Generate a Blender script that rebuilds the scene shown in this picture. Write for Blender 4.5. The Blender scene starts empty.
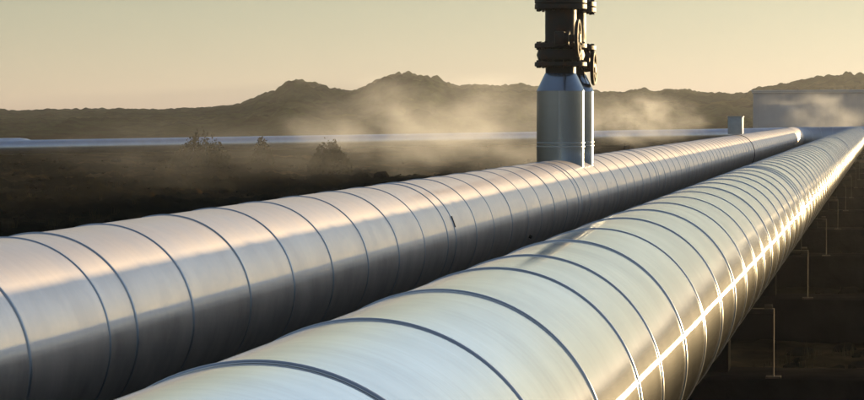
import bpy, bmesh, math, random
from mathutils import Vector, Matrix, noise
random.seed(11)
D = bpy.data
S = bpy.context.scene
C = S.collection
PI = math.pi
R = 0.5                       # pipe radius in metres
CAMH = 2.6
YAW = math.radians(9.15)
PITCH = math.radians(1.747)
F = 2829.0
AX, AZ = -8.172*R, CAMH-2.164*R      # left pipeline axis
BX, BZ = -2.637*R, CAMH-2.057*R      # right pipeline axis
SUN_AZ = math.radians(29.0)   # to the right of +Y
SUN_EL = math.radians(2.7)

# ------------------------------------------------------------------ camera
cam = D.objects.new('camera', D.cameras.new('camera'))
C.objects.link(cam)
cam.location = (0, 0, CAMH)
cam.rotation_euler = (PI/2-PITCH, 0, YAW)
cam.data.sensor_width = 36
cam.data.lens = F/864*36
cam.data.clip_start = 0.05
cam.data.clip_end = 20000
cam.data.dof.use_dof = False
S.camera = cam
CM = cam.rotation_euler.to_matrix()

def at(px, py, depth):
    """pixel of the 864x400 photograph at a depth -> world point"""
    return CM @ Vector(((px-432)/F*depth, -(py-200)/F*depth, -depth)) + cam.location

# ------------------------------------------------------------------ helpers
def link(o, parent=None):
    C.objects.link(o)
    if parent: o.parent = parent
    return o
def tag(o, label=None, cat=None, group=None, kind=None):
    if label: o['label'] = label
    if cat: o['category'] = cat
    if group: o['group'] = group
    if kind: o['kind'] = kind
    return o
def empty(name, loc, rz=0):
    o = D.objects.new(name, None)
    o.location = loc
    o.rotation_euler = (0, 0, rz)
    o.empty_display_size = .2
    return link(o)
def obj(name, verts, faces, mat, parent=None, smooth=True, uvs=None):
    me = D.meshes.new(name)
    me.from_pydata([tuple(v) for v in verts], [], faces)
    if smooth: me.polygons.foreach_set('use_smooth', [True]*len(me.polygons))
    if uvs:
        uv = me.uv_layers.new(name='UVMap')
        dat = []
        for f in uvs: 
            for c in f: dat.extend(c)
        uv.data.foreach_set('uv', dat)
    me.materials.append(mat)
    me.update()
    return link(D.objects.new(name, me), parent)
class MB:
    def __init__(s): s.bm = bmesh.new()
    def box(s, c, d, bev=0.0, rot=None):
        g = bmesh.ops.create_cube(s.bm, size=1)
        vs = g['verts']
        bmesh.ops.scale(s.bm, vec=d, verts=vs)
        if bev > 0:
            es = list({e for v in vs for e in v.link_edges})
            r = bmesh.ops.bevel(s.bm, geom=es, offset=bev, segments=2, affect='EDGES', profile=.5)
            vs = list({v for f in r['faces'] for v in f.verts} | {v for v in vs if v.is_valid})
        if rot is not None: bmesh.ops.rotate(s.bm, cent=(0,0,0), matrix=rot, verts=vs)
        bmesh.ops.translate(s.bm, vec=c, verts=vs)
        return s
    def lathe(s, prof, n=48, axis='Z', loc=(0,0,0), cap=True, arc=None):
        """prof: list of (radius, height)"""
        rings = []
        for (r, h) in prof:
            ring = []
            for k in range(n):
                a = 2*PI*k/n
                p = (r*math.cos(a), r*math.sin(a), h)
                if axis == 'X': p = (p[2], p[0], p[1])
                elif axis == 'Y': p = (p[0], p[2], p[1])
                ring.append(s.bm.verts.new(Vector(p)+Vector(loc)))
            rings.append(ring)
        for a, b in zip(rings, rings[1:]):
            for k in range(n):
                s.bm.faces.new((a[k], a[(k+1) % n], b[(k+1) % n], b[k]))
        if cap:
            if prof[0][0] > 1e-6: s.bm.faces.new(rings[0][::-1])
            if prof[-1][0] > 1e-6: s.bm.faces.new(rings[-1])
        return s
    def torus(s, Rr, r, n=32, m=8, axis='X', loc=(0,0,0)):
        rings = []
        for k in range(n):
            a = 2*PI*k/n
            ring = []
            for j in range(m):
                b = 2*PI*j/m
                p = ((Rr+r*math.cos(b))*math.cos(a), (Rr+r*math.cos(b))*math.sin(a), r*math.sin(b))
                if axis == 'X': p = (p[2], p[0], p[1])
                elif axis == 'Y': p = (p[0], p[2], p[1])
                ring.append(s.bm.verts.new(Vector(p)+Vector(loc)))
            rings.append(ring)
        for i in range(n):
            a, b = rings[i], rings[(i+1) % n]
            for j in range(m):
                s.bm.faces.new((a[j], b[j], b[(j+1) % m], a[(j+1) % m]))
        return s
    def bar(s, p, q, r, n=8, r2=None):
        p, q = Vector(p), Vector(q)
        d = (q-p)
        z = d.normalized()
        x = z.orthogonal().normalized(); y = z.cross(x)
        r2 = r if r2 is None else r2
        a = [s.bm.verts.new(p+(x*math.cos(2*PI*k/n)+y*math.sin(2*PI*k/n))*r) for k in range(n)]
        b = [s.bm.verts.new(q+(x*math.cos(2*PI*k/n)+y*math.sin(2*PI*k/n))*r2) for k in range(n)]
        for k in range(n): s.bm.faces.new((a[k], a[(k+1) % n], b[(k+1) % n], b[k]))
        s.bm.faces.new(a[::-1]); s.bm.faces.new(b)
        return s
    def build(s, name, mat, parent=None, smooth=35):
        bmesh.ops.recalc_face_normals(s.bm, faces=s.bm.faces)
        for f in s.bm.faces: f.smooth = True
        if smooth is not None:
            lim = math.radians(smooth)
            for e in s.bm.edges:
                if len(e.link_faces) == 2 and e.calc_face_angle(0) > lim: e.smooth = False
        me = D.meshes.new(name)
        s.bm.to_mesh(me); s.bm.free()
        me.materials.append(mat)
        return link(D.objects.new(name, me), parent)

# ------------------------------------------------------------------ materials
def new_mat(name):
    m = D.materials.new(name); m.use_nodes = True
    nt = m.node_tree
    b = nt.nodes['Principled BSDF']
    return m, nt, b
def N(nt, typ, **kw):
    n = nt.nodes.new(typ)
    for k, v in kw.items():
        if k in n.inputs: n.inputs[k].default_value = v
        else: setattr(n, k, v)
    return n
def L(nt, a, b): nt.links.new(a, b)
def ramp(nt, src, stops):
    r = N(nt, 'ShaderNodeValToRGB')
    e = r.color_ramp.elements
    while len(e) < len(stops): e.new(.5)
    for k, (p, c) in enumerate(stops):
        e[k].position = p; e[k].color = (c[0], c[1], c[2], 1)
    L(nt, src, r.inputs['Fac'])
    return r
def mrange(nt, src, a, b, c, d):
    m = N(nt, 'ShaderNodeMapRange')
    for i, v in zip(('From Min', 'From Max', 'To Min', 'To Max'), (a, b, c, d)): m.inputs[i].default_value = v
    L(nt, src, m.inputs['Value'])
    return m.outputs['Result']
def noise_tex(nt, vec, scale, detail=4, rough=.55, mapscale=None):
    n = N(nt, 'ShaderNodeTexNoise')
    n.inputs['Scale'].default_value = scale
    n.inputs['Detail'].default_value = detail
    n.inputs['Roughness'].default_value = rough
    if mapscale:
        mp = N(nt, 'ShaderNodeMapping'); mp.inputs['Scale'].default_value = mapscale
        L(nt, vec, mp.inputs['Vector']); vec = mp.outputs['Vector']
    L(nt, vec, n.inputs['Vector'])
    return n.outputs['Fac']

def metal(name, base=(.78, .79, .80), rough=.19, aniso=.88, wide=.15, wrough=.7, uvtan=True, dirt=.5, bump=.04, mirror=.45, polish=1.0):
    """brushed sheet metal: UV u runs along the length, v around; the brushing runs round the pipe,
    so reflections spread along the axis and stay crisp around it; a dull lobe stands for oxide and dust"""
    m, nt, b = new_mat(name)
    nt.nodes.remove(b)
    out = nt.nodes['Material Output']
    uv = N(nt, 'ShaderNodeUVMap')
    tc = N(nt, 'ShaderNodeTexCoord')
    g1 = N(nt, 'ShaderNodeBsdfAnisotropic'); g1.distribution = 'BECKMANN'
    g2 = N(nt, 'ShaderNodeBsdfAnisotropic'); g2.distribution = 'GGX'
    g1.inputs['Anisotropy'].default_value = aniso
    g2.inputs['Anisotropy'].default_value = 0
    src = tc.outputs['Object']
    if uvtan:
        tg = N(nt, 'ShaderNodeTangent', direction_type='UV_MAP')
        mix = N(nt, 'ShaderNodeVectorMath', operation='NORMALIZE'); L(nt, tg.outputs['Tangent'], mix.inputs[0])
        L(nt, mix.outputs[0], g1.inputs['Tangent'])
        g1.inputs['Rotation'].default_value = AROT
        src = uv.outputs['UV']
    fine = noise_tex(nt, src, 1, 3, .6, (90, .5, 1) if uvtan else (3, 3, 90))
    mid = noise_tex(nt, src, 1, 3, .6, (14, .35, 1) if uvtan else (3, 3, 14))
    blot = noise_tex(nt, tc.outputs['Object'], 2.3, 5, .6)
    v1 = mrange(nt, fine, .3, .7, .96, 1.02)
    v2 = mrange(nt, mid, .3, .7, .965, 1.02)
    v3 = mrange(nt, blot, .35, .7, 1.0, 1-.25*dirt)
    mul = N(nt, 'ShaderNodeMath', operation='MULTIPLY'); L(nt, v1, mul.inputs[0]); L(nt, v2, mul.inputs[1])
    mul2 = N(nt, 'ShaderNodeMath', operation='MULTIPLY'); L(nt, mul.outputs[0], mul2.inputs[0]); L(nt, v3, mul2.inputs[1])
    col = N(nt, 'ShaderNodeVectorMath', operation='SCALE'); col.inputs[0].default_value = base
    L(nt, mul2.outputs[0], col.inputs['Scale'])
    pc = N(nt, 'ShaderNodeVectorMath', operation='SCALE'); L(nt, col.outputs[0], pc.inputs[0]); pc.inputs['Scale'].default_value = polish
    L(nt, pc.outputs[0], g1.inputs['Color']); L(nt, col.outputs[0], g2.inputs['Color'])
    L(nt, mrange(nt, blot, .3, .75, rough*.94, rough*1.15), g1.inputs['Roughness'])
    g2.inputs['Roughness'].default_value = wrough
    bp = N(nt, 'ShaderNodeBump'); bp.inputs['Strength'].default_value = bump; bp.inputs['Distance'].default_value = .0015
    L(nt, mid, bp.inputs['Height'])
    L(nt, bp.outputs['Normal'], g1.inputs['Normal']); L(nt, bp.outputs['Normal'], g2.inputs['Normal'])
    g0 = N(nt, 'ShaderNodeBsdfAnisotropic'); g0.distribution = 'BECKMANN'; g0.inputs['Anisotropy'].default_value = 0
    L(nt, pc.outputs[0], g0.inputs['Color']); L(nt, bp.outputs['Normal'], g0.inputs['Normal'])
    L(nt, mrange(nt, blot, .3, .75, .09, .14), g0.inputs['Roughness'])
    m0 = N(nt, 'ShaderNodeMixShader'); m0.inputs['Fac'].default_value = mirror
    L(nt, g1.outputs[0], m0.inputs[1]); L(nt, g0.outputs[0], m0.inputs[2])
    ms = N(nt, 'ShaderNodeMixShader')
    L(nt, mrange(nt, blot, .3, .7, wide*.8, wide*1.35), ms.inputs['Fac'])
    L(nt, m0.outputs[0], ms.inputs[1]); L(nt, g2.outputs[0], ms.inputs[2])
    L(nt, ms.outputs[0], out.inputs['Surface'])
    return m
AROT = 0.25

M = {}
M['clad'] = metal('pipe_aluminium', wide=.035, wrough=.27, rough=.2, aniso=.80, mirror=.82)
M['dull'] = metal('oxidised_aluminium', base=(.97, .87, .80), wide=.44, wrough=.54, polish=.64)
M['band'] = metal('band_aluminium', base=(.55, .57, .60), rough=.35, aniso=0, wide=.3, mirror=0)
M['riser'] = metal('riser_steel', base=(.27, .31, .35), rough=.17, aniso=.75, wide=.05, wrough=.4)
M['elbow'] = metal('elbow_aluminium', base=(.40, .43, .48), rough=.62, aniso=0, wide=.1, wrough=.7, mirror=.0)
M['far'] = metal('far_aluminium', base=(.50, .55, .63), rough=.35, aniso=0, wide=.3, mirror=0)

def rusty():
    m, nt, b = new_mat('rusty_iron')
    tc = N(nt, 'ShaderNodeTexCoord')
    a = noise_tex(nt, tc.outputs['Object'], 6, 6, .65)
    r = ramp(nt, a, [(.3, (.006, .006, .005)), (.5, (.016, .011, .008)), (.72, (.07, .026, .010))])
    L(nt, r.outputs['Color'], b.inputs['Base Color'])
    b.inputs['Metallic'].default_value = .35
    L(nt, mrange(nt, a, .3, .7, .42, .75), b.inputs['Roughness'])
    f = noise_tex(nt, tc.outputs['Object'], 60, 4, .6)
    bp = N(nt, 'ShaderNodeBump'); bp.inputs['Strength'].default_value = .5; bp.inputs['Distance'].default_value = .004
    L(nt, f, bp.inputs['Height']); L(nt, bp.outputs['Normal'], b.inputs['Normal'])
    return m
M['rust'] = rusty()

def simple(name, c0, c1, scale, rough=.9, metallic=0, bump=.4, dist=.01, fine=None):
    m, nt, b = new_mat(name)
    tc = N(nt, 'ShaderNodeTexCoord')
    a = noise_tex(nt, tc.outputs['Object'], scale, 7, .6)
    r = ramp(nt, a, [(.32, c0), (.68, c1)])
    L(nt, r.outputs['Color'], b.inputs['Base Color'])
    b.inputs['Roughness'].default_value = rough
    b.inputs['Specular IOR Level'].default_value = .0 if rough > .6 else .5
    b.inputs['Metallic'].default_value = metallic
    f = noise_tex(nt, tc.outputs['Object'], fine or scale*8, 5, .6)
    bp = N(nt, 'ShaderNodeBump'); bp.inputs['Strength'].default_value = bump; bp.inputs['Distance'].default_value = dist
    L(nt, f, bp.inputs['Height']); L(nt, bp.outputs['Normal'], b.inputs['Normal'])
    return m
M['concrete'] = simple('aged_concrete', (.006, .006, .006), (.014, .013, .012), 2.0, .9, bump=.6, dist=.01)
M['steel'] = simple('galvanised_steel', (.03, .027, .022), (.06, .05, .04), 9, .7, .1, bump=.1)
M['box'] = simple('grey_paint', (.22, .24, .25), (.32, .34, .35), 3, .5, .2, bump=.1)
M['dark'] = simple('dark_rubber', (.008, .008, .008), (.015, .015, .015), 5, .9)
M['rock'] = simple('lava_rock', (.007, .007, .005), (.016, .013, .009), .9, .95, bump=1, dist=.03)
M['leaf'] = simple('dry_shrub_leaf', (.016, .018, .009), (.04, .034, .016), 1.2, .8, bump=0)
M['grass'] = simple('dry_grass', (.02, .018, .009), (.045, .035, .018), 2.0, .7, bump=0)
M['bark'] = simple('shrub_bark', (.03, .024, .018), (.07, .055, .04), 6, .9)

def ground_mat():
    m, nt, b = new_mat('lava_ground')
    tc = N(nt, 'ShaderNodeTexCoord')
    a = noise_tex(nt, tc.outputs['Object'], .06, 8, .62)
    c = noise_tex(nt, tc.outputs['Object'], 1.1, 8, .65)
    r1 = ramp(nt, a, [(.40, (.005, .006, .004)), (.5, (.014, .013, .008)), (.60, (.045, .032, .018))])
    r2 = ramp(nt, c, [(.35, (.35, .35, .35)), (.65, (1.25, 1.2, 1.1))])
    mx = N(nt, 'ShaderNodeMix', data_type='RGBA', blend_type='MULTIPLY'); mx.inputs[0].default_value = 1
    L(nt, r1.outputs['Color'], mx.inputs[6]); L(nt, r2.outputs['Color'], mx.inputs[7])
    L(nt, mx.outputs[2], b.inputs['Base Color'])
    b.inputs['Roughness'].default_value = .95
    b.inputs['Specular IOR Level'].default_value = 0
    bp = N(nt, 'ShaderNodeBump'); bp.inputs['Strength'].default_value = .8; bp.inputs['Distance'].default_value = .08
    L(nt, c, bp.inputs['Height']); L(nt, bp.outputs['Normal'], b.inputs['Normal'])
    return m
M['ground'] = ground_mat()

def hill_mat():
    m, nt, b = new_mat('hill_scrub')
    tc = N(nt, 'ShaderNodeTexCoord')
    a = noise_tex(nt, tc.outputs['Object'], .012, 9, .66)
    c = noise_tex(nt, tc.outputs['Object'], .16, 8, .72)
    r1 = ramp(nt, a, [(.38, (.012, .021, .009)), (.52, (.022, .031, .014)), (.66, (.042, .042, .02))])
    r2 = ramp(nt, c, [(.40, (.2, .22, .2)), (.60, (1.6, 1.5, 1.3))])
    mx = N(nt, 'ShaderNodeMix', data_type='RGBA', blend_type='MULTIPLY'); mx.inputs[0].default_value = 1
    L(nt, r1.outputs['Color'], mx.inputs[6]); L(nt, r2.outputs['Color'], mx.inputs[7])
    L(nt, mx.outputs[2], b.inputs['Base Color'])
    b.inputs['Roughness'].default_value = 1
    b.inputs['Specular IOR Level'].default_value = 0
    bp = N(nt, 'ShaderNodeBump'); bp.inputs['Strength'].default_value = .8; bp.inputs['Distance'].default_value = 1.5
    L(nt, c, bp.inputs['Height']); L(nt, bp.outputs['Normal'], b.inputs['Normal'])
    return m
M['hill'] = hill_mat()

# ------------------------------------------------------------------ pipe building
def sweep(centres, tangs, radii_fn, n, upv=Vector((0, 0, 1))):
    """rings of a tube; radii_fn(i, theta)->radius ; theta 0 = right, 90 = up"""
    vs, rows = [], len(centres)
    for i, (c, t) in enumerate(zip(centres, tangs)):
        x = t.cross(upv).normalized()
        z = x.cross(t).normalized()
        for k in range(n):
            a = 2*PI*k/n
            vs.append(c + (x*math.cos(a)+z*math.sin(a))*radii_fn(i, a))
    return vs
def tube(name, centres, tangs, radii_fn, n, mat, parent=None, ulen=1.0):
    vs = sweep(centres, tangs, radii_fn, n)
    s = [0]
    for a, b in zip(centres, centres[1:]): s.append(s[-1]+(b-a).length)
    faces, uvs = [], []
    for i in range(len(centres)-1):
        for k in range(n):
            k2 = (k+1) % n
            faces.append((i*n+k, (i+1)*n+k, (i+1)*n+k2, i*n+k2))
            u0, u1 = s[i]*ulen, s[i+1]*ulen
            v0, v1 = k/n*PI, (k+1)/n*PI
            uvs.append(((u0, v0), (u1, v0), (u1, v1), (u0, v1)))
    base = len(centres)-1
    faces.append(tuple(range(n))); uvs.append([(0, 0)]*n)
    faces.append(tuple(reversed([base*n+k for k in range(n)]))); uvs.append([(0, 0)]*n)
    return obj(name, vs, faces, mat, parent, True, uvs)

def rings_from(known, t0, t1, step, rnd):
    """seam stations in units of R: measured ones plus continued spacing"""
    out = list(known)
    t = known[0]
    pre = []
    while t > t0:
        t -= step+rnd.uniform(-.08, .08); pre.append(t)
    out = pre[::-1]+out
    t = known[-1]
    while t < t1:
        t += step+rnd.uniform(-.07, .07)
        if rnd.random() < .07: t -= step*.62
        out.append(t)
    return out

def pipeline(name, X, Z, stations, y0, yturn, rb, xend, seed, label, mat, n=128):
    rnd = random.Random(seed)
    root = empty(name, (X, 0, 0))
    tag(root, label, 'pipeline', 'large clad pipelines running into the distance')
    cs, ts, info = [], [], []
    seam = [s*R for s in stations if s*R < yturn-.2]
    prm = [(rnd.uniform(-.0009, .0009), rnd.uniform(.0012, .0036), rnd.uniform(0, PI),
            rnd.uniform(.0004, .0011), rnd.uniform(0, 2*PI), rnd.uniform(-.0012, .0012)) for _ in range(len(seam)+40)]
    prev = y0
    ys = [y0]
    bounds = [y0]+seam+[yturn]
    pts = []
    for j in range(len(bounds)-1):
        a, b = bounds[j], bounds[j+1]
        m = 7 if a < 60 else 4
        if b-a < .05: m = 1
        for q in range(m): pts.append((a+(b-a)*q/m, j, q/m))
    pts.append((yturn, len(bounds)-2, 1.0))
    for y, j, q in pts:
        cs.append(Vector((0, y, Z))); ts.append(Vector((0, 1, 0))); info.append((j, q))
    J = len(bounds)-1
    ne = 14
    for k in range(1, ne+1):
        a = PI/2*k/ne
        cs.append(Vector((rb*(1-math.cos(a)), yturn+rb*math.sin(a), Z)))
        ts.append(Vector((math.sin(a), math.cos(a), 0))); info.append((J, k/ne))
    cx = rb
    while cx < xend:
        cx += .6
        cs.append(Vector((cx, yturn+rb, Z))); ts.append(Vector((1, 0, 0))); info.append((J, 1))
    def rad(i, a):
        j, q = info[i]
        e, o, ph, o3, ph3, sl = prm[min(j, len(prm)-1)]
        w = .35+.65*math.sin(PI*min(max(q, 0), 1))        # seams hold the sheet round
        return R*(1 + w*(o*math.cos(2*(a-ph)) + o3*math.cos(4*a+ph3)) + sl*(q-.5)*.8 + e*.6)
    ns = len(pts)
    tube('cladding', cs[:ns], ts[:ns], rad, n, mat, root, ulen=1.0)
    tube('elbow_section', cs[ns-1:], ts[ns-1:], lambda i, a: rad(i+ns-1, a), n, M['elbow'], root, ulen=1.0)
    # one raised seam band, copied along the pipe
    prof = []
    hw, hh = .019*R, .013*R
    for q in range(9):
        a = PI*q/8
        prof.append((R*1.0015+hh*math.sin(a)-.002, -hw*math.cos(a)))
    lip = .030*R
    prof = [(R*.998, -lip), (R*1.005, -lip)]+prof+[(R*1.005, lip), (R*.998, lip)]
    nb = 128
    vs = []
    for (r, y) in prof:
        for k in range(nb):
            a = 2*PI*k/nb
            vs.append((r*math.cos(a), y, r*math.sin(a)))
    fs, uvs = [], []
    for i in range(len(prof)-1):
        for k in range(nb):
            k2 = (k+1) % nb
            fs.append((i*nb+k, (i+1)*nb+k, (i+1)*nb+k2, i*nb+k2))
            uvs.append(((i*.02, k/nb*PI), (i*.02+.02, k/nb*PI), (i*.02+.02, (k+1)/nb*PI), (i*.02, (k+1)/nb*PI)))
    first = obj('seam_band', vs, fs, M['band'], root, True, uvs)
    vis = [y for y in seam if y > 3.0]
    vis = vis[:98]
    for k, y in enumerate(vis):
        o = first if k == 0 else first.copy()
        if k: link(o, root)
        o.location = (0, y, Z)
        o.rotation_euler = (0, rnd.uniform(0, 6.28), 0)
        s = rnd.uniform(.998, 1.003)
        o.scale = (s, rnd.uniform(.85, 1.2), s)
    # bands on the elbow
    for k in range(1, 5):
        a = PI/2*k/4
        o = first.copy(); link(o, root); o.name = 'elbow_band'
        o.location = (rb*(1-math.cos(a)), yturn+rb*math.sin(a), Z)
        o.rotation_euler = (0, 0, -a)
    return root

knownA = [22.5,24.93,25.88,28.07,30.69,33.04,35.44,37.9,40.37,42.7,45.0,45.85,48.2,50.4,52.9,55.3,57.5,59.8,62.2,64.5,65.2,67.0,69.1,71.5,74.1,76.7,79.1,81.8,84.5]
knownB = [11.46,13.93,16.3,18.7,20.45,22.86,25.3,27.86]
k = 1.02   # units of the fit at f=2757 -> 2829
knownA = [t*1.027 for t in knownA]
knownB = [t*1.024 for t in knownB]
rA = random.Random(5); rB = random.Random(6)
YA, YB = 124.0, 118.0
pa = pipeline('clad_pipeline', AX, AZ, rings_from(knownA, -80, 246, 2.46, rA), -40, YA, 1.7, 46, 21,
              'round aluminium clad pipeline on the left, carrying the two valved risers', M['dull'])
pb = pipeline('clad_pipeline', BX, BZ, rings_from(knownB, -80, 234, 2.46, rB), -40, YB, 1.7, 40, 22,
              'nearest big aluminium clad pipeline with the bright sun glint along its right side', M['clad'])

# ------------------------------------------------------------------ risers with valves
def t_on_A(px):
    lo, hi = 5.0, 400.0
    for _ in range(50):
        mid = (lo+hi)/2
        v = CM.transposed() @ (Vector((AX, mid, AZ))-cam.location)
        x = 432+F*v.x/-v.z
        if x < px: lo = mid
        else: hi = mid
    return lo

def lathe_uv(name, prof, mat, parent, n=96):
    vs, fs, uvs, s = [], [], [], [0]
    for a, b in zip(prof, prof[1:]): s.append(s[-1]+math.hypot(b[0]-a[0], b[1]-a[1]))
    for (r, z) in prof:
        for k in range(n): vs.append((r*math.cos(2*PI*k/n), r*math.sin(2*PI*k/n), z))
    for i in range(len(prof)-1):
        for k in range(n):
            k2 = (k+1) % n
            fs.append((i*n+k, i*n+k2, (i+1)*n+k2, (i+1)*n+k))
            v0, v1 = k/n*PI, (k+1)/n*PI
            uvs.append(((s[i], v0), (s[i], v1), (s[i+1], v1), (s[i+1], v0)))
    o = obj(name, vs, fs, mat, parent, True, uvs)
    o.data.polygons.foreach_set('use_smooth', [True]*len(o.data.polygons))
    md = o.modifiers.new('edges', 'EDGE_SPLIT'); md.split_angle = math.radians(18)
    return o
def bolts(mb, r, z, n, br, bh, loc=(0, 0, 0), axis='Z'):
    for k in range(n):
        a = 2*PI*(k+.5)/n
        if axis == 'Z': mb.lathe([(br, z-bh), (br, z+bh)], 6, 'Z', (loc[0]+r*math.cos(a), loc[1]+r*math.sin(a), loc[2]))
        elif axis == 'X': mb.lathe([(br, z-bh), (br, z+bh)], 6, 'X', (loc[0], loc[1]+r*math.cos(a), loc[2]+r*math.sin(a)))

def flange(mb, r, z0, z1, bev=.006):
    mb.lathe([(r-bev, z0), (r, z0+bev), (r, z1-bev), (r-bev, z1)], 40)

def riser(y, label, wheel_z, wheel_x, wheel_r, sc=1.0, hw_dy=0.0):
    root = empty('valve_riser', (AX, y, AZ))
    tag(root, label, 'valve riser', 'pair of valved risers on the left pipeline')
    u = R
    rr = .605*u*sc
    z1, z2 = (2.74-2.164+2.164)*u, (3.185)*u
    z1 = 2.74*u
    lathe_uv('cladding_sleeve', [(rr, .70*u), (rr, 1.4*u), (rr, 2.1*u), (rr, z1)], M['riser'], root)
    lathe_uv('cladding_cone', [(rr+.004, z1-.012), (rr+.004, z1), (rr, z1+.006), ((rr+.395*u)/2, (z1+.006+z2)/2), (.395*u, z2)], M['riser'], root)
    for zz in (1.335*u, 1.43*u):
        m = MB(); m.lathe([(rr, zz-.008), (rr+.006, zz-.004), (rr+.006, zz+.004), (rr, zz+.008)], 64, cap=False)
        m.build('strap', M['band'], root)
    # neck
    m = MB(); m.lathe([(.385*u, z2-.03), (.385*u, 3.36*u)], 40)
    m.build('neck', M['rust'], root)
    # gate valve body
    m = MB()
    flange(m, .66*u, 3.36*u, 3.47*u); flange(m, .66*u, 3.82*u, 3.94*u)
    m.lathe([(.44*u, 3.47*u), (.57*u, 3.52*u), (.61*u, 3.645*u), (.57*u, 3.78*u), (.44*u, 3.82*u)], 40)
    m.box((.0, 0, 3.645*u), (1.06*u, .62*u, .30*u), .02)
    bolts(m, .58*u, 3.355*u, 16, .018, .018); bolts(m, .58*u, 3.475*u, 16, .018, .020)
    bolts(m, .58*u, 3.815*u, 16, .018, .020); bolts(m, .58*u, 3.945*u, 16, .018, .018)
    valve = m.build('valve', M['rust'], root)
    # side bonnet, stem, yoke towards the right
    m = MB()
    wx = wheel_x
    m.lathe([(.15*u, wx-.46*u), (.15*u, wx-.28*u), (.20*u, wx-.28*u), (.20*u, wx-.22*u), (.10*u, wx-.22*u), (.08*u, wx-.08*u)], 24, 'X', (0, hw_dy, wheel_z))
    m.box((wx-.46*u, hw_dy*.5, wheel_z), (.24*u, abs(hw_dy)+.34*u, .34*u), .015)
    m.build('bonnet', M['rust'], valve)
    m = MB(); m.bar((wheel_x-.2*u, hw_dy, wheel_z), (wheel_x+.03*u, hw_dy, wheel_z), .017, 10)
    m.build('stem', M['rust'], valve)
    m = MB()
    c = (wheel_x, hw_dy, wheel_z)
    m.torus(wheel_r*.92, .026, 36, 8, 'X', c)
    m.lathe([(.055, -.03), (.055, .03)], 16, 'X', c)
    for k in range(5):
        a = 2*PI*k/5+.5
        m.bar(c, (c[0], c[1]+wheel_r*math.cos(a), c[2]+wheel_r*math.sin(a)), .012)
    hwl = m.build('handwheel', M['rust'], valve)
    # upper spool with flanges
    m = MB()
    m.lathe([(.395*u, 3.93*u), (.395*u, 4.80*u)], 44)
    m.build('spool', M['rust'], root)
    m = MB()
    flange(m, .66*u, 4.80*u, 4.93*u); flange(m, .66*u, 4.945*u, 5.08*u)
    m.lathe([(.40*u, 5.07*u), (.36*u, 5.16*u), (.16*u, 5.24*u), (.0, 5.26*u)], 32, cap=False)
    bolts(m, .58*u, 4.79*u, 16, .018, .022); bolts(m, .58*u, 5.09*u, 16, .018, .022)
    m.build('top_flange', M['rust'], root)
    # small drain cock and bleed pipe on the front
    m = MB()
    m.bar((.10*u, -.38*u, 4.05*u), (.10*u, -.56*u, 4.05*u), .012)
    m.bar((.10*u, -.56*u, 4.05*u), (.16*u, -.56*u, 3.66*u), .010)
    m.lathe([(.03, -.02), (.03, .02)], 10, 'X', (.10*u, -.52*u, 4.05*u))
    m.bar((.05*u, -.52*u, 4.09*u), (.17*u, -.52*u, 4.15*u), .008)
    m.build('bleed_line', M['rust'], root)
    return root
ty = t_on_A(560.5)
r1 = riser(ty, 'front silver riser with rusty valve and upper handwheel, on the left pipeline', 4.05*R, .52*R, .47*R, 1.0, -.72*R)
ty2 = t_on_A(570.5)
r2 = riser(ty2, 'rear silver riser mostly hidden behind the front one, its handwheel sticking out right', 3.34*R, .60*R, .43*R)

# ------------------------------------------------------------------ box on the left pipeline
by = t_on_A(735.5)
bx = empty('instrument_box', (AX, by, AZ+R))
tag(bx, 'small grey metal box standing on top of the left pipeline near its far end', 'box')
m = MB(); m.box((0, 0, .52*R), (.80*R, .80*R, .92*R), .012); m.build('housing', M['box'], bx)
m = MB(); m.box((0, 0, 1.0*R), (.88*R, .88*R, .05*R), .006); m.build('lid', M['box'], bx)
m = MB(); m.box((0, -.405*R, .52*R), (.62*R, .02*R, .72*R), .004); m.build('door', M['box'], bx)
m = MB(); m.lathe([(R*1.0, -.03), (R*1.03, -.03), (R*1.03, .03), (R*1.0, .03)], 96, 'Y', (0, .62*R, -R), cap=False)
m.build('clamp_band', M['dark'], bx)

# clip on the seam of the left pipeline, and a plug
a = math.radians(2)
m = MB(); m.box((0, 0, 0), (.012, .012, .10), .004)
cl = m.build('band_latch', M['dark'], pa)
aa = math.radians(20)
cl.location = (R*1.012*math.cos(aa), 45.85*1.027*R, AZ+R*1.012*math.sin(aa))
cl.rotation_euler = (0, -aa, 0)
m = MB(); m.lathe([(.018, 0), (.018, .03), (.010, .034)], 10, 'X')
pg = m.build('drain_plug', M['steel'], pa)
aa = math.radians(-20)
pg.location = (R*.99*math.cos(aa), 57.4*R, AZ+R*.99*math.sin(aa)); pg.rotation_euler = (0, -aa, 0)

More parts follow.
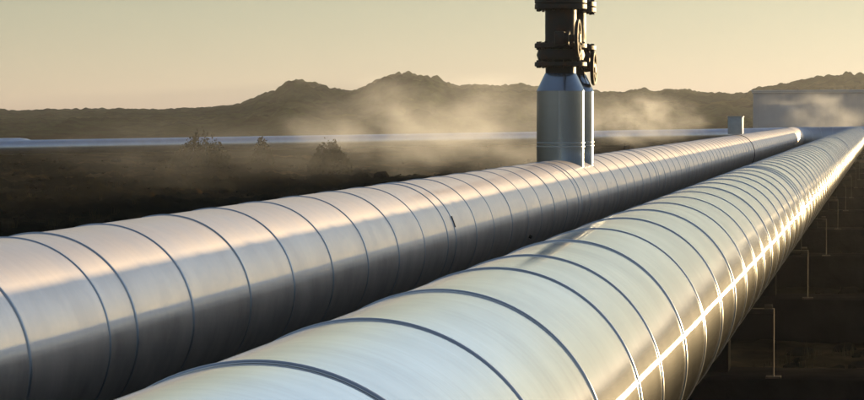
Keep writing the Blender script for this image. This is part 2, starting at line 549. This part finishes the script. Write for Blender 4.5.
# ------------------------------------------------------------------ pipe supports
def support_proto():
    root = empty('pipe_support', (0, 0, 0))
    m = MB(); m.box((-.3, .0, .25), (9.6, 1.0, .50), .025)
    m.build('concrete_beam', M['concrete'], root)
    for (X, Z) in ((AX, AZ), (BX, BZ)):
        w = .43
        yb = -.45
        m = MB()
        top = Z-R-.02
        m.box((X, yb, top-.02), (2*w, .10, .04), .003)
        for s in (-1, 1):
            m.box((X+s*w, yb, (.50+top)/2), (.009, .10, top-.50), .002)
            m.box((X+s*w, yb, .507), (.12, .14, .014), .002)
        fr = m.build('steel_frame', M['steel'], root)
        m = MB()
        # curved cradle under the pipe
        n = 18
        for k in range(n):
            a0 = math.radians(-130+80*k/n); a1 = math.radians(-130+80*(k+1)/n)
            am = (a0+a1)/2
            m.box((X+(R+.016)*math.cos(am), 0, Z+(R+.016)*math.sin(am)), (.022, .34, (R+.02)*(a1-a0)*1.1),
                  0, Matrix.Rotation(-am, 3, 'Y')) if False else m.bar((X+(R+.014)*math.cos(a0), -.28, Z+(R+.014)*math.sin(a0)), (X+(R+.014)*math.cos(a0), .28, Z+(R+.014)*math.sin(a0)), .012, 6)
        m.box((X-.06, .12, (.50+top)/2), (.22, .30, top-.50), .01)
        m.build('saddle', M['dark'], root)
        m = MB()
        m.bar((X+.36, yb-.04, top+.02), (X+.42, yb-.04, top+.02), .018)
        m.build('clamp_bolt', M['steel'], root)
    return root
def copy_tree(o, parent=None):
    c = o.copy(); link(c, parent)
    for ch in list(o.children): copy_tree(ch, c)
    return c
sup_y = [22.6+k*9.75 for k in range(-1, 10)]
sl = ['under the near end of both pipelines, just below the picture edge',
      'nearest support seen at lower right, with a thin lit upright',
      'second support from the front at lower right, with a thin lit upright',
      'third support from the front under both pipelines',
      'fourth support from the front under both pipelines',
      'fifth support from the front under both pipelines',
      'sixth support from the front under both pipelines',
      'seventh support from the front under both pipelines',
      'eighth support from the front under both pipelines',
      'ninth support from the front under both pipelines',
      'farthest support before the pipelines bend right']
sp = support_proto()
for k, y in enumerate(sup_y):
    o = sp if k == 0 else copy_tree(sp)
    o.location = (0, y+.45, 0)
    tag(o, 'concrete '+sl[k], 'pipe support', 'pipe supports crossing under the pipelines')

# ------------------------------------------------------------------ terrain
def fbm(x, y, sc, oct=5, H=.8, seed=0.0):
    return noise.fractal(Vector((x*sc+seed, y*sc-seed, seed*.7)), H, 2.1, oct)
def sstep(a, b, x):
    t = min(max((x-a)/(b-a), 0), 1); return t*t*(3-2*t)
def ground_h(x, y):
    d = math.hypot(x, y)
    corridor = 1-sstep(1.2, 3.5, abs(x+2.5)-3.0)        # flat strip below the pipes
    left = sstep(6.5, 12, -x)
    amp = .06+.50*left*(1-sstep(150, 260, d)*.7)
    n = fbm(x, y, .33, 5, .7)*.55+fbm(x, y, .07, 4, .8, 9)*.9
    h = amp*n*(1-.8*corridor)
    h += (.05+.13*left)*fbm(x, y, 1.3, 4, .6, 3)*(1-.6*sstep(60, 200, d))
    h -= .28*sstep(70, 150, d)*left
    return max(h, -.7)
azs = []
a = -180.0
while a < 180:
    azs.append(a)
    if -20.5 <= a < 1.5: a += .045
    elif -30 <= a < 20: a += .4
    else: a += 4
rs = [0.0, 2.0]
r = 3.0
while r < 1300:
    rs.append(r)
    r *= 1.011 if 8 < r < 260 else (1.05 if r >= 260 else 1.12)
vs, fs = [], []
nA = len(azs)
for r in rs[1:]:
    for a in azs:
        x = r*math.sin(math.radians(a)); y = r*math.cos(math.radians(a))
        vs.append((x, y, ground_h(x, y)))
for i in range(len(rs)-2):
    for k in range(nA):
        k2 = (k+1) % nA
        fs.append((i*nA+k, i*nA+k2, (i+1)*nA+k2, (i+1)*nA+k))
vs.append((0, 0, 0))
for k in range(nA): fs.append((len(vs)-1, (k+1) % nA, k))
g = obj('ground', vs, fs, M['ground'], smooth=True)
tag(g, kind='structure')

# hills: ridge line read from the photograph, placed 1.3 km away
ridge = [(-400,104),(-250,108),(-100,110),(0,111),(20,112),(50,111),(90,110.5),(130,110),(160,111),(190,109.5),(215,108),(240,105),(262,94),(275,90),(288,80),(295,78),(310,81),(325,84),(345,90),(352,89),(370,81),(385,75),(400,72.5),(420,73),(433,75),(445,80),(460,84),(480,83),(500,84),(515,82.5),(540,85),(570,86),(600,90),(620,91),(632,89),(645,87),(655,90),(670,87.5),(690,89),(700,92),(720,92),(745,93),(800,92),(864,90),(1000,88),(1200,95),(1600,106)]
ridge2 = [(640,116),(700,113),(735,104),(748,93),(757,86),(775,81),(795,78.5),(800,78),(815,74),(830,72),(850,71),(864,72),(900,70),(960,76),(1050,84),(1200,100),(1500,114)]
def interp(tab, x):
    if x <= tab[0][0]: return tab[0][1]
    for (a, b), (c, d) in zip(tab, tab[1:]):
        if x <= c: return b+(d-b)*(x-a)/(c-a)
    return tab[-1][1]
def hills(tab, dist, width, x0, x1, dx, seed, nrad=70, front=.5):
    vs, fs = [], []
    px = []
    x = x0
    while x <= x1: px.append(x); x += dx
    for j in range(nrad):
        q = j/(nrad-1)*2-1                # -1 front foot, 0 crest, 1 back foot
        for x in px:
            ang = math.atan((x-432)/F)
            d = (dist+q*width*(1.0 if q > 0 else front/.5))
            y = interp(tab, x)
            H = (113.7-y)/F*dist+CAMH
            az = ang-YAW
            wx, wy = d*math.sin(az), d*math.cos(az)
            prof = (math.cos(q*PI/2) if q > 0 else (1-abs(q))**.75)
            gully = noise.fractal(Vector((wx*.02+seed, wy*.014, seed)), .8, 2.1, 5)
            bil = abs(noise.noise(Vector((wx*.045, wy*.045, seed))))*.9+abs(noise.noise(Vector((wx*.11, wy*.11, seed+5))))*1.9+abs(noise.noise(Vector((wx*.26, wy*.26, seed+9))))*2.3+abs(noise.noise(Vector((wx*.6, wy*.6, seed+2))))*.9
            e = min(1, H/9)
            z = H*prof - 1.1*min(1, H/9) - 1.3*min(1, max(0, (H-6)/8)) + e*gully*2.4*(1-prof)*prof*4 + bil*min(1, prof*3)*min(1, .30+H/22)
            vs.append((wx, wy, z-.3*(1-prof)*4))
    n = len(px)
    for j in range(nrad-1):
        for k in range(n-1):
            fs.append((j*n+k, j*n+k+1, (j+1)*n+k+1, (j+1)*n+k))
    return vs, fs
v, f = hills(ridge, 850, 300, -400, 1600, 1.5, 4.0, 170, .9)
tag(obj('hills', v, f, M['hill']), kind='structure')
v, f = hills(ridge2, 680, 110, 640, 1500, 1.6, 8.0, 60)
tag(obj('hills', v, f, M['hill']), kind='structure')

added_ridge = [(1150,112),(1400,92),(1800,70),(2200,52),(2700,44),(3200,56),(3800,48),(4600,70),(5400,90),(6500,113)]  # unseen ridge added to block low sky glow from the near pipe's reflection
v, f = hills(added_ridge, 900, 220, 1150, 6500, 12, 12.0, 30)
tag(obj('hills', v, f, M['hill']), kind='structure')
# ------------------------------------------------------------------ distant pipeline
def line_pipe(name, p, q, rad, mat, label, cat, group, n=32, step=3.0, bands=60):
    p, q = Vector(p), Vector(q)
    root = empty(name, (p.x, p.y, 0))
    o0 = Vector((p.x, p.y, 0))
    d = (q-p); Ln = d.length; t = d.normalized()
    k = int(Ln/step)
    rnd = random.Random(3)
    cs = [p-o0+t*(Ln*i/k) for i in range(k+1)]
    tube('cladding', cs, [t]*(k+1), lambda i, a: rad*(1+.004*math.sin(i*1.7+a*2)), n, mat, root)
    tag(root, label, cat, group)
    return root, t, Ln
def far_pt(px, depth, drop): 
    p = at(px, 200, depth); return Vector((p.x, p.y, CAMH-drop))
fr = .46
P0 = far_pt(-330, 146, 1.96); P1 = far_pt(1300, 560, 1.96)
# straight in plan through (0 px,172 m) and (864 px,335 m)
Q0 = far_pt(0, 180, 2.16); Q1 = far_pt(864, 215, 1.42)
dd = (Q1-Q0).normalized()
far, t, Ln = line_pipe('clad_pipeline', Q0-dd*60, Q1+dd*120, fr, M['far'],
        'distant pale blue pipeline running level across the plain below the hills', 'pipeline', None)
m = MB()
for s_ in range(0, int(Ln), 12):
    c = (Q0-dd*60+dd*s_); 
    o0 = far.location
    m.box((c.x-o0.x, c.y-o0.y, (c.z-fr)/2), (.4, .5, c.z-fr), .01, None)
m.build('footings', M['concrete'], far)
# hump of a second line behind, at the left edge
H0 = far_pt(-120, 186, 2.07); H1 = far_pt(20, 192, 2.07); H2 = far_pt(36, 193.5, 2.2)
root = empty('clad_pipeline', (H0.x, H0.y, 0))
tag(root, 'short whitish pipeline end showing above the distant one at the left edge', 'pipeline')
cs, ts = [], []
pts = [H0, H1, far_pt(26, 192.6, 2.11), far_pt(31, 193, 2.22), far_pt(34, 193.2, 2.4), far_pt(35, 193.3, 2.7)]
for i, p in enumerate(pts):
    cs.append(p-Vector((H0.x, H0.y, 0)))
    a = pts[max(i-1, 0)]; b = pts[min(i+1, len(pts)-1)]
    ts.append((b-a).normalized())
tube('cladding', cs, ts, lambda i, a: .42, 24, M['far'], root)

# ------------------------------------------------------------------ industrial hall in the haze
b0 = at(753, 129, 290); b1 = at(980, 129, 276)
hall = empty('industrial_hall', (b0.x, b0.y, 0), 0)
ex = Vector((b1.x-b0.x, b1.y-b0.y, 0)); LH = ex.length; hall.rotation_euler = (0, 0, math.atan2(ex.y, ex.x))
tag(hall, 'long low pale grey industrial hall in steam at the right edge', 'building')
HH = CAMH+(113.7-91.5)/F*290
M['hallw'] = simple('pale_cladding', (.20, .215, .25), (.25, .265, .30), .2, .5, bump=.1)
M['hallr'] = simple('pale_roof', (.36, .37, .40), (.44, .45, .48), .3, .4, bump=.1)
vs, fs = [], []
nr = int(LH/.5)
for i in range(nr+1):
    x = LH*i/nr; y = .03*(i % 2)
    vs += [(x, y, 0), (x, y, HH)]
for i in range(nr): fs.append((2*i, 2*i+2, 2*i+3, 2*i+1))
b = len(vs)
vs += [(0, 0, 0), (0, 9, 0), (0, 9, HH), (0, 0, HH), (LH, 0, 0), (LH, 9, 0), (LH, 9, HH), (LH, 0, HH)]
fs += [(b, b+1, b+2, b+3), (b+4, b+7, b+6, b+5), (b+1, b+5, b+6, b+2)]
obj('wall', vs, fs, M['hallw'], hall, smooth=False)
m = MB(); m.box((LH/2, 4.5, HH+.06), (LH+.3, 9.4, .12), .02); m.build('roof', M['hallr'], hall)
m = MB(); m.box((LH/2, -.08, HH-.10), (LH+.2, .12, .12), .02); m.build('gutter', M['hallr'], hall)

# ------------------------------------------------------------------ shrubs and scatter
def shrub(px, depth, w, h, label, seed):
    rnd = random.Random(seed)
    p = at(px, 150, depth)
    gz = ground_h(p.x, p.y)
    root = empty('shrub', (p.x, p.y, gz-.05))
    tag(root, label, 'shrub', 'shrubs in front of the distant pipeline')
    m = MB()
    tips = []
    for k in range(14):
        a = rnd.uniform(0, 2*PI); e = rnd.uniform(.1, .9)
        tip = Vector((math.cos(a)*w*.5*e, math.sin(a)*w*.5*e, h*(1-.55*e*e)*rnd.uniform(.75, 1)))
        m.bar((0, 0, 0), tip*.6, .03, 5, .015); m.bar(tip*.6, tip*.95, .015, 4, .006)
        tips.append(tip)
    m.build('stem', M['bark'], root)
    vs, fs = [], []
    for k in range(2600):
        a = rnd.uniform(0, 2*PI); rr = math.sqrt(rnd.random())
        zt = h*(1-.75*rr**1.6)*(1+.18*math.sin(a*3+seed)+.12*math.sin(a*7))
        c = Vector((math.cos(a)*w*.5*rr, math.sin(a)*w*.5*rr, zt*rnd.uniform(.05, 1)**.7))
        s = rnd.uniform(.06, .13)
        n1 = Vector((rnd.gauss(0, 1), rnd.gauss(0, 1), rnd.gauss(0, 1))).normalized(); n2 = n1.orthogonal().normalized()
        b = len(vs)
        vs += [c-n1*s, c+n2*s*.5, c+n1*s, c-n2*s*.5]; fs.append((b, b+1, b+2, b+3))
    obj('foliage', vs, fs, M['leaf'], root, smooth=False)
shrub(199, 150, 3.4, 1.75, 'broad dark shrub before the distant blue pipeline, left one of three', 1)
shrub(262, 150, 1.3, 1.75, 'narrow upright dark shrub before the distant blue pipeline, middle one of three', 2)
shrub(330, 120, 1.9, 1.35, 'low rounded shrub before the distant blue pipeline, right one of three', 3)

# lava stones (uncountable)
def stone_mesh(seed):
    bm = bmesh.new(); bmesh.ops.create_icosphere(bm, subdivisions=2, radius=1)
    for v in bm.verts:
        n = noise.fractal(v.co*1.3+Vector((seed, 0, 0)), .6, 2, 4)
        v.co *= 1+.38*n
        v.co.z *= .62
    me = ([v.co.copy() for v in bm.verts], [[v.index for v in f.verts] for f in bm.faces]); bm.free(); return me
stones = [stone_mesh(k*3.1) for k in range(6)]
vs, fs = [], []
rnd = random.Random(77)
for k in range(1500):
    px = rnd.uniform(-60, 600); d = 14*math.exp(rnd.random()*math.log(170/14))
    p = at(px, 150, d)
    if p.x > AX-2.2: continue
    s = rnd.uniform(.05, .22)*(1+d/260)
    if rnd.random() < .8: s *= .5
    sv, sf = stones[k % 6]
    rz = Matrix.Rotation(rnd.uniform(0, 6.28), 3, 'Z')
    o = Vector((p.x, p.y, ground_h(p.x, p.y)+s*.1)); b = len(vs)
    vs += [rz @ (q*s)+o for q in sv]; fs += [[i+b for i in q] for q in sf]
for k in range(2500):
    x = rnd.uniform(-1.0, 9); y = 12*math.exp(rnd.random()*math.log(140/12))
    s = rnd.uniform(.02, .10)*(1+y/70)
    sv, sf = stones[k % 6]
    rz = Matrix.Rotation(rnd.uniform(0, 6.28), 3, 'Z')
    o = Vector((x, y, ground_h(x, y)+s*.1)); b = len(vs)
    vs += [rz @ (q*s)+o for q in sv]; fs += [[i+b for i in q] for q in sf]
tag(obj('lava_stones', vs, fs, M['rock'], smooth=False), 'rough dark lava stones strewn over the plain on both sides of the pipelines', 'stones', kind='stuff')
# grass tufts (uncountable)
vs, fs = [], []
def tuft(x, y, hh, nbl):
    gz = ground_h(x, y)
    for _ in range(nbl):
        a = rnd.uniform(0, 2*PI); l = hh*rnd.uniform(.5, 1.1); lean = rnd.uniform(.1, .6)
        bx_, by_ = x+rnd.gauss(0, .06), y+rnd.gauss(0, .06)
        w = .004+hh*.012
        ca, sa = math.cos(a), math.sin(a)
        b = len(vs)
        vs.extend([(bx_-sa*w, by_+ca*w, gz-.02), (bx_+sa*w, by_-ca*w, gz-.02),
               (bx_+ca*lean*l*.45+sa*w*.6, by_+sa*lean*l*.45-ca*w*.6, gz+l*.6),
               (bx_+ca*lean*l*.45-sa*w*.6, by_+sa*lean*l*.45+ca*w*.6, gz+l*.6),
               (bx_+ca*lean*l, by_+sa*lean*l, gz+l)])
        fs.append((b, b+1, b+2, b+3)); fs.append((b+3, b+2, b+4))
for k in range(900):
    x = rnd.uniform(-1.2, 7); y = 13*math.exp(rnd.random()*math.log(120/13))
    if any(abs(y-.45-q) < .75 for q in sup_y) and x < 4.7: continue
    tuft(x, y, rnd.uniform(.06, .22), 14)
for k in range(1300):
    px = rnd.uniform(-60, 600); d = 18*math.exp(rnd.random()*math.log(190/18))
    p = at(px, 150, d)
    if p.x > AX-1.5: continue
    tuft(p.x, p.y, rnd.uniform(.06, .18)*(1+d/200), 12)
tag(obj('dry_grass', vs, fs, M['grass'], smooth=False), 'sparse dry grass tufts growing among the dark lava stones', 'grass', kind='stuff')

# ------------------------------------------------------------------ haze and steam
def vol_mat(name, color, dens, aniso, noisy=None):
    m = D.materials.new(name); m.use_nodes = True
    nt = m.node_tree; nt.nodes.clear()
    out = N(nt, 'ShaderNodeOutputMaterial'); v = N(nt, 'ShaderNodeVolumePrincipled')
    v.inputs['Color'].default_value = (*color, 1); v.inputs['Density'].default_value = dens
    v.inputs['Anisotropy'].default_value = aniso
    L(nt, v.outputs[0], out.inputs['Volume'])
    if noisy:
        sc, seed, thr = noisy
        tc = N(nt, 'ShaderNodeTexCoord')
        wn = N(nt, 'ShaderNodeTexNoise'); wn.inputs['Scale'].default_value = 1.7; wn.inputs['Detail'].default_value = 3
        wo = N(nt, 'ShaderNodeMapping'); wo.inputs['Location'].default_value = (seed*3, seed, seed*2); L(nt, tc.outputs['Object'], wo.inputs['Vector'])
        L(nt, wo.outputs['Vector'], wn.inputs['Vector'])
        ws = N(nt, 'ShaderNodeVectorMath', operation='SUBTRACT'); L(nt, wn.outputs['Color'], ws.inputs[0]); ws.inputs[1].default_value = (.5, .5, .5)
        wm = N(nt, 'ShaderNodeVectorMath', operation='MULTIPLY_ADD'); L(nt, ws.outputs[0], wm.inputs[0]); wm.inputs[1].default_value = (1.5, 1.5, 1.5); L(nt, tc.outputs['Object'], wm.inputs[2])
        ln = N(nt, 'ShaderNodeVectorMath', operation='LENGTH'); L(nt, wm.outputs[0], ln.inputs[0])
        ln2 = N(nt, 'ShaderNodeVectorMath', operation='LENGTH'); L(nt, tc.outputs['Object'], ln2.inputs[0])
        f1 = mrange(nt, ln.outputs['Value'], .10, .95, 1, 0); f2 = mrange(nt, ln2.outputs['Value'], .75, .98, 1, 0)
        fm = N(nt, 'ShaderNodeMath', operation='MULTIPLY'); L(nt, f1, fm.inputs[0]); L(nt, f2, fm.inputs[1]); fall = fm.outputs[0]
        mp = N(nt, 'ShaderNodeMapping'); mp.inputs['Location'].default_value = (seed, seed*2, seed*.5)
        mp.inputs['Scale'].default_value = (1.3, 1.3, .6)
        L(nt, tc.outputs['Object'], mp.inputs['Vector'])
        n = noise_tex(nt, mp.outputs['Vector'], sc, 5, .6)
        nn = mrange(nt, n, thr, .78, 0, 1)
        mu = N(nt, 'ShaderNodeMath', operation='MULTIPLY'); L(nt, fall, mu.inputs[0]); L(nt, nn, mu.inputs[1])
        m2 = N(nt, 'ShaderNodeMath', operation='MULTIPLY'); L(nt, mu.outputs[0], m2.inputs[0]); m2.inputs[1].default_value = dens
        L(nt, m2.outputs[0], v.inputs['Density'])
    return m
def steam(px, py, depth, wpx, hpx, dpt, dens, seed, label, sc=2.2, thr=.42):
    c = at(px, py, depth)
    w, h = wpx/F*depth/2, hpx/F*depth/2
    bm = bmesh.new(); bmesh.ops.create_icosphere(bm, subdivisions=3, radius=1.0)
    me = D.meshes.new('steam_plume'); bm.to_mesh(me); bm.free()
    me.materials.append(vol_mat('steam', (.93, .96, 1), dens, .3, (sc, seed, thr)))
    o = link(D.objects.new('steam_plume', me))
    o.location = c; o.scale = (w, dpt/2, h); o.rotation_euler = (0, 0, YAW)
    tag(o, label, 'steam', kind='stuff')
    return o
steam(450, 128, 120, 400, 130, 14, .24, 1.3, 'wide drifting white steam before the hills, left of the risers')
steam(640, 120, 170, 170, 66, 10, .28, 4.1, 'low steam puff between the risers and the grey box')
steam(812, 114, 250, 150, 60, 12, .20, 7.7, 'warm lit steam puff before the pale hall at the right')
steam(230, 150, 100, 460, 90, 12, .04, 2.9, 'thin mist low over the dark plain at the left', 2.6, .40)

HAZE = .00011
bm = bmesh.new(); bmesh.ops.create_cube(bm, size=1)
me = D.meshes.new('haze'); bm.to_mesh(me); bm.free()
me.materials.append(vol_mat('haze', (.88, .92, 1.0), HAZE, .5))
hz = link(D.objects.new('haze', me)); hz.scale = (2900, 2900, 62); hz.location = (0, 0, 62/2-1.8)
tag(hz, kind='stuff'); hz['label'] = 'thin even haze in the evening air over the plain'; hz['category'] = 'haze'

# ------------------------------------------------------------------ sky and sun
W = D.worlds.new('World'); S.world = W; W.use_nodes = True
nt = W.node_tree; bg = nt.nodes['Background']
sky = N(nt, 'ShaderNodeTexSky'); sky.sky_type = 'NISHITA'; sky.sun_disc = False
sky.sun_elevation = SUN_EL; sky.sun_rotation = SUN_AZ
sky.altitude = 50; sky.air_density = 1.0; sky.dust_density = 0.1; sky.ozone_density = 1.0
hs = N(nt, 'ShaderNodeHueSaturation'); hs.inputs['Saturation'].default_value = .73
L(nt, sky.outputs[0], hs.inputs['Color'])
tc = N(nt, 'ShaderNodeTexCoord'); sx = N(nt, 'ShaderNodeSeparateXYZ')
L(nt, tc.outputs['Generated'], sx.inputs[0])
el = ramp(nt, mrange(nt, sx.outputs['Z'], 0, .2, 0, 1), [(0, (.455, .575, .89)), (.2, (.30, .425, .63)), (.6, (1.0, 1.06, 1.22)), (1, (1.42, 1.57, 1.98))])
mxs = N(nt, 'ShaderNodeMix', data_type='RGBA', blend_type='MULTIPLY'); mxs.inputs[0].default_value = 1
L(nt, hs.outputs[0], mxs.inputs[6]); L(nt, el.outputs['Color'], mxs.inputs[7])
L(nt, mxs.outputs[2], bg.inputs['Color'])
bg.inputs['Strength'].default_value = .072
ld = D.lights.new('sun', 'SUN'); ld.energy = 5.0; ld.angle = math.radians(.53); ld.color = (1, .71, .36)
sun = D.objects.new('sun', ld); link(sun)
sd = Vector((math.sin(SUN_AZ)*math.cos(SUN_EL), math.cos(SUN_AZ)*math.cos(SUN_EL), math.sin(SUN_EL)))
sun.rotation_euler = sd.to_track_quat('Z', 'Y').to_euler()
sun.location = (20, 20, 20)

S.render.engine = 'CYCLES'
S.cycles.volume_step_rate = 2.0
S.cycles.volume_max_steps = 64
S.cycles.volume_bounces = 3
S.cycles.max_bounces = 8
S.cycles.use_denoising = True
S.render.resolution_x = 1024; S.render.resolution_y = 474
S.view_settings.view_transform = 'Standard'; S.view_settings.look = 'None'
S.view_settings.gamma = 1; S.view_settings.use_curve_mapping = False
S.view_settings.exposure = 1.55
